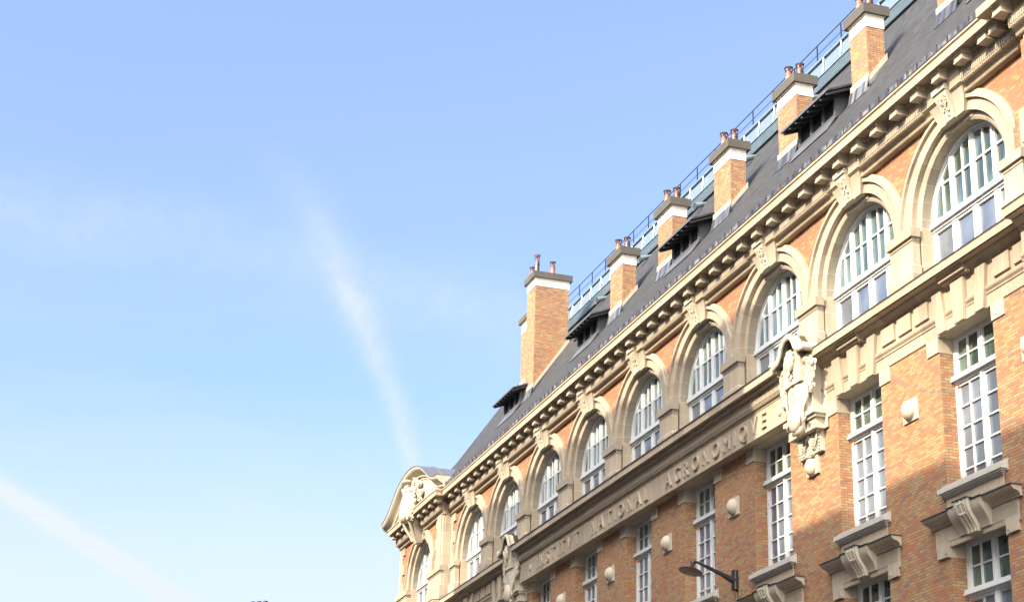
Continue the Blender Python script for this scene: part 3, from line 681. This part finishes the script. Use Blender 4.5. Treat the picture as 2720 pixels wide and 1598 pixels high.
# domed plaques
m = MB(); m.box(-.26, .26, -.035, .01, 10.14, 10.58)
A_['plaque'] = m.mesh('plaque', 'stone_carved'); d = MB(); d.ball((0, -.04, 10.36), (.19, .15, .195), 20, 14); A_['dome'] = d.mesh('dome', 'stone_carved', True)
for x in (2.0, -2.0, -10, -14, -18, -22, -30): p = place('plaque', B, x); place('dome', p)

# ---- middle cornice: side sections and the inscription section
def side_entab(x0, x1, dy, keys):
    P = [(.02, 12.30), (-.035, 12.30), (-.045, 12.335), (-.075, 12.35), (-.08, 12.375), (-.13, 12.40), (-.19, 12.455), (-.20, 12.485), (-.32, 12.49), (-.325, 12.515), (-.35, 12.515), (-.37, 12.495), (-.37, 12.64), (-.385, 12.655), (.3, 12.72), (.3, 12.3)]
    m = MB(); m.px([(y+dy, z) for y, z in P], x0, x1); o = m.build('middle_cornice', 'stone_corona', B)
    e = MB(); e.px([(y+dy, z) for y, z in ((-.39, 12.657), (-.39, 12.675), (.07, 12.735), (.07, 12.72))], x0, x1); e.build('lead_edge', 'lead_dark', o)
    b = MB(); b.box(x0, x1, dy-.03, dy+.02, 11.86, 12.30); b.box(x0, x1, dy-.022, dy+.02, 11.5, 11.73)
    b.px([(y+dy, z) for y, z in ((.0, 11.731), (-.04, 11.731), (-.045, 11.76), (-.03, 11.77), (-.065, 11.81), (-.075, 11.84), (-.075, 11.86), (.0, 11.86))], x0, x1)
    b.build('frieze', 'stone_band', o)
    v = MB()
    for c in keys:
        v.py([(c-.16, 11.484), (c+.16, 11.484), (c+.215, 12.31), (c-.215, 12.31)], dy-.125, dy+.01)
        for s in (-1, 1):
            q = [(c+s*.485, 11.482), (c+s*.775, 11.482), (c+s*.915, 12.305), (c+s*.60, 12.305)]; v.py(q if s > 0 else q[::-1], dy-.105, dy+.01)
            q = [(c+s*.16, 11.486), (c+s*.485, 11.486), (c+s*.545, 11.70), (c+s*.175, 11.70)]; v.py(q if s > 0 else q[::-1], dy-.055, dy+.01)
        # the bed moulding breaks forward over the key
        for h0, h1, d in ((12.33, 12.37, -.17), (12.37, 12.455, -.23), (12.455, 12.487, -.27)): v.box(c-.44, c+.40, dy+d, dy-.03, h0, h1)
        # raised panels between windows
        for a, b_ in ((c+1.12, c+1.62), (c+1.75, c+2.25), (c+2.38, c+2.88)):
            if a > x0 and b_ < x1: v.box(a, b_, dy-.075, dy-.02, 11.95, 12.29)
    v.build('flat_arch', 'stone_band', o); return o
side_entab(-6.62, 2.35, 0, (0, -4)); side_entab(-34.45, -25.4, 0, (-28, -32)); side_entab(PX0-.05, -34.43, PY, (PC,)); side_entab(2.36, 9.3, PY, (RP,))
IX0, IX1 = -25.3, -6.70
P = [(.3, 11.5), (-.28, 11.5), (-.28, 12.085), (-.265, 12.09), (-.265, 12.10), (-.285, 12.105), (-.285, 12.15), (-.31, 12.155), (-.33, 12.16), (-.33, 12.20), (-.35, 12.21), (-.35, 12.44), (-.40, 12.445), (-.42, 12.455), (-.455, 12.475), (-.465, 12.505), (-.455, 12.53), (-.47, 12.535), (-.50, 12.54), (-.52, 12.55), (-.58, 12.552), (-.585, 12.50), (-.61, 12.50), (-.61, 12.645), (-.625, 12.66), (.3, 12.72)]
m = MB(); m.px(P, IX0, IX1); ins = m.build('inscription_entablature', 'stone_band', B)
e = MB(); e.px([(-.635, 12.662), (-.635, 12.685), (.07, 12.735), (.07, 12.72)], IX0, IX1); e.build('lead_edge', 'lead_dark', ins)
d = MB(); x = IX0+.03
while x < IX1:
    d.box(x-.020, x+.020, -.378, -.345, 12.235, 12.43); d.hexa([(x-.018, -.345, 12.165), (x+.018, -.345, 12.165), (x+.018, -.28, 12.165), (x-.018, -.28, 12.165)], [(x-.024, -.375, 12.215), (x+.024, -.375, 12.215), (x+.024, -.3, 12.215), (x-.024, -.3, 12.215)]); x += .068
d.build('fluted_band', 'stone', ins)
# raised lettering
GL = {}
def glyph(ch):
    if ch in GL: return GL[ch]
    cu = bpy.data.curves.new('g', 'FONT'); cu.body = ch; cu.size = 1; cu.extrude = .5; cu.bevel_depth = 0; cu.resolution_u = 4
    o = bpy.data.objects.new('g', cu); COL.objects.link(o); bpy.context.view_layer.update()
    me = bpy.data.meshes.new_from_object(o.evaluated_get(bpy.context.evaluated_depsgraph_get()))
    vs = [v.co.copy() for v in me.vertices]; fs = [list(p.vertices) for p in me.polygons]
    bpy.data.objects.remove(o); bpy.data.curves.remove(cu); bpy.data.meshes.remove(me)
    x0 = min(v.x for v in vs); x1 = max(v.x for v in vs); GL[ch] = ([(v.x-x0, v.y, v.z) for v in vs], fs, x1-x0); return GL[ch]
def word(txt, x0, x1, zb, capH):
    cap = max(v[1] for v in glyph('I')[0]); k = capH/cap; sx = k*1.06
    ws = [glyph(c)[2]*sx for c in txt]; gap = (x1-x0-sum(ws))/(len(txt)-1); x = x0
    for c, w in zip(txt, ws):
        vs, fs, _ = glyph(c); m = MB()
        for f in fs: m.face([(x+vs[i][0]*sx, -.30-.065*vs[i][2], zb+vs[i][1]*k) for i in f])
        m.build('letter', 'stone', ins); x += w+gap
word('INSTITVT', -23.58, -19.87, 11.63, .36); word('NATIONAL', -18.78, -14.62, 11.63, .36); word('AGRONOMIQVE', -13.43, -7.65, 11.63, .36)
for x in (-24.25, -7.0): MB().ball((x, -.28, 11.79), (.10, .05, .12), 14, 10).build('round_stop', 'stone', ins, smooth=True)

# ---- carved cartouches on the middle cornice
def face(m, c, s, beard=True):
    """a bearded head looking out to the street (-y), centre c, height s"""
    x, y, z = c; k = s
    m.ball((x, y, z), (.27*k, .30*k, .36*k), 16, 12)                                  # skull
    m.ball((x, y-.10*k, z-.18*k), (.21*k, .22*k, .25*k), 14, 10)                       # jaw
    m.ball((x, y-.30*k, z-.05*k), (.045*k, .09*k, .12*k), 8, 8, rx=.25)                 # nose
    for q in (-1, 1):
        m.ball((x+q*.10*k, y-.25*k, z+.09*k), (.095*k, .06*k, .035*k), 8, 6)            # brow
        m.ball((x+q*.10*k, y-.245*k, z+.03*k), (.045*k, .04*k, .028*k), 8, 6)           # eye
        m.ball((x+q*.15*k, y-.20*k, z-.09*k), (.07*k, .08*k, .08*k), 8, 6)              # cheek
        m.ball((x+q*.27*k, y-.03*k, z), (.035*k, .07*k, .10*k), 6, 6)                   # ear
        m.ball((x+q*.07*k, y-.28*k, z-.185*k), (.085*k, .05*k, .03*k), 8, 5, rot=q*.35)  # moustache
    m.ball((x, y-.265*k, z-.235*k), (.06*k, .045*k, .02*k), 8, 5)                       # lip
    rnd = random.Random(int(k*1000))
    for i in range(26):
        a = rnd.uniform(0, 2*pi)
        hx_, hz_ = .27*k*cos(a), .22*k+.16*k*abs(sin(a))
        m.ball((x+hx_*rnd.uniform(.5, 1.05), y-.12*k+.1*k*rnd.random(), z+hz_*rnd.uniform(.7, 1)), (.055*k, .06*k, .04*k), 6, 5)
    if beard:
        for i in range(34):
            t = rnd.random(); m.ball((x+rnd.uniform(-.19, .19)*k*(1-.55*t), y-.20*k+.04*k*rnd.random(), z-(.27+.33*t)*k), (.035*k, .04*k, .07*k), 6, 5, rot=rnd.uniform(-.4, .4))
def fruit(m, x, y, z, w, h, n, seed, rr=.05):
    rnd = random.Random(seed)
    for i in range(n):
        t = i/n; r = rr*(1.25-.65*t)*rnd.uniform(.75, 1.2); m.ball((x+rnd.uniform(-w, w)*(1-.6*t), y-rnd.uniform(0, .10)*(1-.4*t), z-h*t), (r, r*.95, r*1.05), 8, 6)
        if i % 3 == 0: m.ball((x+rnd.uniform(-w, w)*(1.1-.5*t), y, z-h*t), (r*1.5, r*.4, r*.8), 6, 4, rot=rnd.uniform(-1, 1))
def cartouche():
    m = MB()
    # scrolled hood: thick curling band arched over the head, flaring to the sides
    hood = [(-.80, 12.33), (-.66, 12.36), (-.50, 12.40), (-.40, 12.50), (-.30, 12.68), (-.14, 12.80), (.04, 12.83), (.2, 12.78), (.32, 12.64), (.40, 12.50), (.52, 12.42), (.68, 12.40), (.82, 12.42)]
    for (x0, z0), (x1, z1) in zip(hood, hood[1:]):
        m.hexa([(x0, -.98, z0-.06), (x1, -.98, z1-.06), (x1, -.40, z1-.07), (x0, -.40, z0-.07)], [(x0, -.95, z0+.05), (x1, -.95, z1+.05), (x1, -.40, z1+.08), (x0, -.40, z0+.08)])
    m.tube([(x, -.97, z) for x, z in hood], .072, 10)
    for s in (-1, 1): m.lathe((s*.80, -.40, 12.40), [(0, -.64), (.075, -.64), (.095, -.60), (.095, 0)], 12, axis='y')
    m.box(-.42, .42, -.80, -.30, 11.75, 12.50)
    face(m, (0, -.84, 12.30), .62)
    # shield: tapering, bulging body
    rows = [(12.02, .40, -.70), (11.85, .50, -.74), (11.6, .52, -.76), (11.35, .47, -.76), (11.12, .38, -.78), (10.95, .28, -.80), (10.8, .24, -.74), (10.70, .16, -.62)]
    K = 9
    def row(z, w, y): return [(w*sin((j/(K-1)-.5)*pi), y+.24*(1-cos((j/(K-1)-.5)*pi)), z) for j in range(K)]
    R = [row(*q) for q in rows]
    for a, b in zip(R, R[1:]):
        for j in range(K-1): m.face([a[j], a[j+1], b[j+1], b[j]])
    m.ball((0, -.72, 10.98), (.26, .20, .30), 14, 10); m.ball((0, -.60, 10.75), (.22, .18, .14), 12, 8)
    m.box(-.44, .44, -.55, -.25, 11.1, 12.1)
    for s in (-1, 1):
        m.tube([(s*.42, -.66, 12.06), (s*.56, -.62, 11.7), (s*.52, -.62, 11.4), (s*.40, -.66, 11.15), (s*.34, -.70, 10.98), (s*.40, -.70, 10.86), (s*.48, -.66, 10.92)], [.05, .045, .04, .04, .045, .05, .03], 7)
        fruit(m, s*.68, -.56, 12.16, .16, .72, 44, 11+s, .08)
        m.ball((s*.56, -.66, 12.20), (.16, .10, .10), 8, 6)
        m.tube([(s*.05, -.80, 12.02), (s*.2, -.78, 11.92), (s*.38, -.72, 11.98), (s*.50, -.66, 12.06)], .03, 6)
    fruit(m, 0, -.79, 11.92, .10, .2, 12, 5, .04)
    m.tube([(.10*cos(t*.7), -.775, 11.45+.13*sin(t*.7)) for t in range(10)], .010, 5)
    m.v = [(x*.92, y*.60, z+.31) for x, y, z in m.v]
    # block behind and plinth below
    p = MB(); p.box(-.52, .52, -.26, -.02, 11.38, 12.60); p.box(-.60, .60, -.30, -.02, 11.38, 11.44)
    p.box(-.70, .70, -.36, -.02, 11.28, 11.38); p.box(-.65, .65, -.30, -.02, 11.21, 11.279); p.box(-.58, .58, -.25, -.02, 11.02, 11.21); p.box(-.62, .62, -.28, -.02, 10.97, 11.02); p.box(-.72, .72, -.05, -.022, 10.98, 12.3)
    # draped panel and egg plate
    d = MB(); d.box(-.50, .50, -.10, .01, 10.52, 10.975); d.box(-.26, .26, -.06, .012, 10.10, 10.53)
    for s in (-1, 1):
        for k in range(4):
            r0 = .07+.038*k; d.tube([(s*.24+r0*cos(a), -.11-.012*k, 10.93+.0-r0*1.7*abs(sin(a))) for a in [pi*j/8 for j in range(9)]], .024-.002*k, 6)
        for k in range(5): d.ball((s*.45, -.11, 10.88-.075*k), (.028, .03, .03), 7, 5)
        d.ball((s*.44, -.14, 11.0), (.07, .06, .09), 8, 6)
    d.ball((0, -.13, 10.90), (.06, .05, .09), 8, 6); fruit(d, 0, -.09, 10.54, .22, .08, 16, 3, .035)
    d.ball((0, -.06, 10.28), (.19, .15, .20), 20, 14)
    return m, p, d
cm, cp, cd = cartouche()
me_c = cm.mesh('cartouche', 'stone_carved', True); me_p = cp.mesh('plinth', 'stone_carved'); me_d = cd.mesh('drapery_panel', 'stone_carved', True)
for x in (-6.0, -26.0):
    o = place('cartouche', B, x, 0, 0, me_c); place('plinth', o, mesh=me_p); place('drapery_panel', o, mesh=me_d)

# ---- curved pediment of the left pavilion
HP = [(-4.35, 17.12), (-4.22, 17.13), (-3.9, 17.17), (-3.55, 17.25), (-3.2, 17.37), (-2.85, 17.54), (-2.5, 17.74), (-2.1, 17.94), (-1.65, 18.13), (-1.1, 18.27), (-.55, 18.355), (0, 18.38)]
HP = HP+[(-x, z) for x, z in HP[:-1][::-1]]; HP = [(x*.97, z) for x, z in HP]
YF = -.92
def pediment():
    m = MB(); n = len(HP)
    T = [(0, 0, 0), (.0, -.05, 0), (.02, -.10, 0), (.085, -.16, 0), (.19, -.21, 0), (.26, -.25, 0), (.29, -.29, 0), (.29, -.36, 0), (.36, -.37, 0), (.37, -.46, 0), (.42, -.47, 0)]
    def nrm(i):
        a = HP[max(i-1, 0)]; b = HP[min(i+1, n-1)]; dx, dz = b[0]-a[0], b[1]-a[1]; L = sqrt(dx*dx+dz*dz); return (-dz/L, dx/L)
    rows = []
    for i, (x, z) in enumerate(HP):
        nx, nz = nrm(i); nx *= .6; r_ = []
        for dy, dr, _ in T: r_.append((PC+x+nx*dr, YF+dy, max(16.685, z+nz*dr)))
        rows.append(r_)
    for a, b in zip(rows, rows[1:]):
        for k in range(len(T)-1): m.face([a[k], b[k], b[k+1], a[k+1]])
    for r_ in (rows[0], rows[-1]): m.face(r_+[(r_[-1][0], YF+.42, r_[0][2])])
    o = m.build('pediment', 'stone_carved', B, smooth=True)
    t = MB(); poly = [(PC+x, z-.35) for x, z in HP if z-.35 > 16.7]; poly = [(poly[0][0], 16.68)]+poly+[(poly[-1][0], 16.68)]
    t.py(poly, YF+.40, YF+.55); t.build('tympanum', 'stone_carved', o)
    # lead covering running back to the slates
    l = MB(); back = 2.1
    for i in range(n-1):
        (x0, z0), (x1, z1) = HP[i], HP[i+1]
        for y0, y1 in ((YF-.02, -.3), (-.3, .7), (.7, back)):
            l.face([(PC+x0, y0, z0+.02), (PC+x1, y0, z1+.02), (PC+x1, y1, z1+.02), (PC+x0, y1, z0+.02)])
        l.face([(PC+x0, YF-.02, z0+.02), (PC+x1, YF-.02, z1+.02), (PC+x1, YF-.02, z1-.012), (PC+x0, YF-.02, z0-.012)])
    e = MB()
    for x_, z_ in (HP[0], HP[-1]): e.px([(YF-.0, z_+.0), (YF+.02, z_-.1), (YF+.09, z_-.2), (YF+.2, z_-.27), (YF+.26, z_-.3), (YF+.28, 16.69), (back, 16.69), (back, z_)], x_+PC-.02, x_+PC+.02)
    e.build('pediment_return', 'stone_carved', o)
    lo = l.build('lead_roof', 'lead', o, smooth=True)
    rl = MB()
    for y in (-.32, .66): rl.tube([(PC+x, y, z+.035) for x, z in HP], .035, 6)
    rl.tube([(PC+HP[-3][0], YF, HP[-3][1]+.03), (PC+HP[-3][0], back, HP[-3][1]+.03)], .02, 6); rl.tube([(PC+HP[2][0], YF, HP[2][1]+.03), (PC+HP[2][0], back, HP[2][1]+.03)], .02, 6)
    rl.build('lead_roll', 'lead', o, smooth=True)
    # relief
    s = MB(); y = YF+.28
    face(s, (PC-.1, y-.22, 17.58), .74); 
    s.ball((PC-.1, y-.30, 17.90), (.30, .22, .10), 12, 8)
    for q in (-1, 1):
        s.lathe((PC-.1+q*.52, y-.16, 17.80), [(0, -.05), (.06, -.06), (.07, .0), (.14, .0), (.15, -.05), (.19, -.04), (.2, .12)], 14, axis='y')
        s.lathe((PC-.1+q*.86, y-.10, 17.66), [(0, -.05), (.05, -.06), (.06, .0), (.11, .0), (.12, -.05), (.15, -.04), (.16, .12)], 12, axis='y')
        fruit(s, PC-.1+q*.62, y-.10, 17.55, .26, .5, 46, 21+q, .085); fruit(s, PC-.1+q*1.05, y+.02, 17.35, .2, .4, 30, 31+q, .07)
        fruit(s, PC+q*.62, y-.20, 16.95, .2, .7, 40, 41+q, .08)
        s.lathe((PC+q*.52, y-.34, 16.42), [(0, -.05), (.05, -.06), (.06, .0), (.11, .0), (.12, -.05), (.16, -.04), (.17, .2)], 12, axis='y')
    s.ball((PC, y-.26, 16.86), (.50, .26, .62), 18, 14); s.ball((PC, y-.34, 16.55), (.36, .24, .32), 14, 10)
    s.box(PC-.45, PC+.45, -.80, -.4, 16.2, 16.7)
    rnd = random.Random(9)
    for q in (-1, 1):
        s.tube([(PC+q*.40, -.92, 16.35), (PC+q*.34, -.80, 16.05), (PC+q*.26, -.66, 15.8), (PC+q*.2, -.56, 15.6)], [.07, .06, .05, .045], 8)
    for i in range(60):
        z = 15.62+.75*rnd.random(); w = .12+.28*(z-15.6); s.ball((PC+rnd.uniform(-w, w), -.50-(z-15.6)*.42, z), (.04, .045, .06), 6, 5)
    s.hexa([(PC-.22, -.50, 15.5), (PC+.22, -.50, 15.5), (PC+.22, -.30, 15.5), (PC-.22, -.30, 15.5)], [(PC-.45, -.80, 16.3), (PC+.45, -.80, 16.3), (PC+.45, -.30, 16.3), (PC-.45, -.30, 16.3)])
    s.build('relief_carving', 'stone_carved', o, smooth=True)
pediment()

# ------------------------------------------------------------------ wall lamp
L = empty('wall_lamp', (-9.92, 0, 8.62), 'black bracket street lamp with a saucer head fixed to the brick wall below the inscription', 'street lamp')
m = MB(); m.box(-.07, .07, -.12, -.0, -.24, .22); m.tube([(0, -.06, -.24), (0, -.06, .22)], .078, 14); m.build('bracket', 'lamp_black', L)
m = MB(); m.tube([(0, -.05, -.02), (0, -.16, .0), (0, -.40, .10), (0, -.75, .23), (0, -1.0, .315), (0, -1.07, .325)], [.085, .075, .052, .038, .030, .03], 12); m.build('arm', 'lamp_black', L, smooth=True)
m = MB(); m.ball((0, -1.10, .30), (.05, .07, .06), 12, 8); m.lathe((0, -1.12, .19), [(.035, .10), (.05, .05), (.03, .0)], 12); m.build('joint', 'lamp_black', L, smooth=True)
def tilt(m):
    R_ = Matrix.Rotation(radians(-13), 3, 'X'); c_ = Vector((0, -1.12, .19)); m.v = [tuple(c_+R_ @ (Vector(p)-c_)*1.06) for p in m.v]
hd = MB(); hd.lathe((0, -1.14, .08), [(0, .115), (.05, .112), (.12, .09), (.20, .05), (.262, .012), (.27, .0), (.262, -.012), (.235, -.014)], 32); tilt(hd); hd.build('lamp_head', 'lamp_black', L, smooth=True)
gl = MB(); gl.lathe((0, -1.14, .08), [(.236, -.013), (.15, -.03), (0, -.036)], 28); tilt(gl); gl.build('lamp_glass', 'lamp_glass', L, smooth=True)
gl = MB(); gl.box(-.11, .11, -1.22, -1.06, .040, .0435); tilt(gl); gl.build('light_panel', 'cable', L)
m = MB(); m.tube([(.0, -.05, -.24), (.03, -.03, -.40), (.04, -.02, -.7), (.04, -.02, -1.5)], .009, 6); m.build('cable', 'cable', L)

# ------------------------------------------------------------------ far chimney at the end of the street
fx = -115+25.84; fy = 18.9-16.86; fz = 23.07
D = empty('distant_house', (fx, fy, -.2), 'distant house far down the street whose chimney pots just show above the bottom edge', 'house')
m = MB(); m.box(-6, 6, -4, 8, GZ, 19.0); m.build('wall', 'opposite_stone', D)
m = MB(); m.hexa([(-6.2, -4.2, 19.0), (6.2, -4.2, 20.6), (6.2, 8.2, 19.0), (-6.2, 8.2, 19.0)], [(-6.2, 1, 20.6), (6.2, 1, 20.6), (6.2, 3, 20.6), (-6.2, 3, 20.6)]); m.build('roof', 'zinc', D)
m = MB(); m.box(-.5, .5, -.75, .75, 19.5, 22.55); c = m.build('chimney', 'opposite_stone', D)
for k, yy in enumerate((-.42, .0, .42)):
    m = MB(); m.lathe((0, yy, 22.55), [(.15, 0), (.13, .35), (.17, .36), (.17, .50+.06*k), (.1, .53+.06*k), (0, .55+.06*k)], 12); m.build('chimney_pot', 'iron', c, smooth=True)
wm = MB().box(6.0, 6.03, -.6, .6, 0, 2.2).mesh('window', 'dark_glass')
for k in range(4):
    for j in range(5): place('window', D, 0, -2.4+k*2.8, 1.5+j*3.5, mesh=wm)

# ------------------------------------------------------------------ houses across the street (they cast the shade on the facade)
def opposite(x0, x1, top, label, yf=-19.5):
    o = empty('apartment_building', ((x0+x1)/2, yf, GZ), label, 'building', 'apartment buildings across the street'); w = (x1-x0)/2; h = top-GZ
    MB().box(-w, w, -11, 0, 0, h-.5).build('wall', 'opposite_stone', o)
    MB().hexa([(-w, -11, h-.5), (w, -11, h-.5), (w, .0, h-.5), (-w, .0, h-.5)], [(-w, -9.5, h+.3), (w, -9.5, h+.3), (w, -.5, h), (-w, -.5, h)]).build('roof', 'zinc', o)
    n = max(2, int(2*w/3.6)); wm = MB().box(-.6, .6, 0, .04, 0, 2.3).box(-.75, .75, 0, .12, -.15, -.02).mesh('window', 'dark_glass')
    for j in range(int((h-2)/3.6)):
        for i in range(n): place('window', o, -w+(i+.5)*2*w/n, 0, .9+j*3.6, mesh=wm)
opposite(-1.45, 30, 22.72, 'pale lower apartment block directly behind the viewpoint')
opposite(-24.2, -1.5, 28.75, 'tall pale apartment block facing the inscription')
opposite(-40, -24.25, 25.6, 'mid height apartment block facing the curved pediment')
opposite(-58, -40.05, 26.5, 'apartment block beyond the end of the college')
opposite(-80, -58.05, 28.4, 'tall pale apartment block farther down the street')
opposite(-110, -80.05, 27.0, 'farthest apartment block down the street')
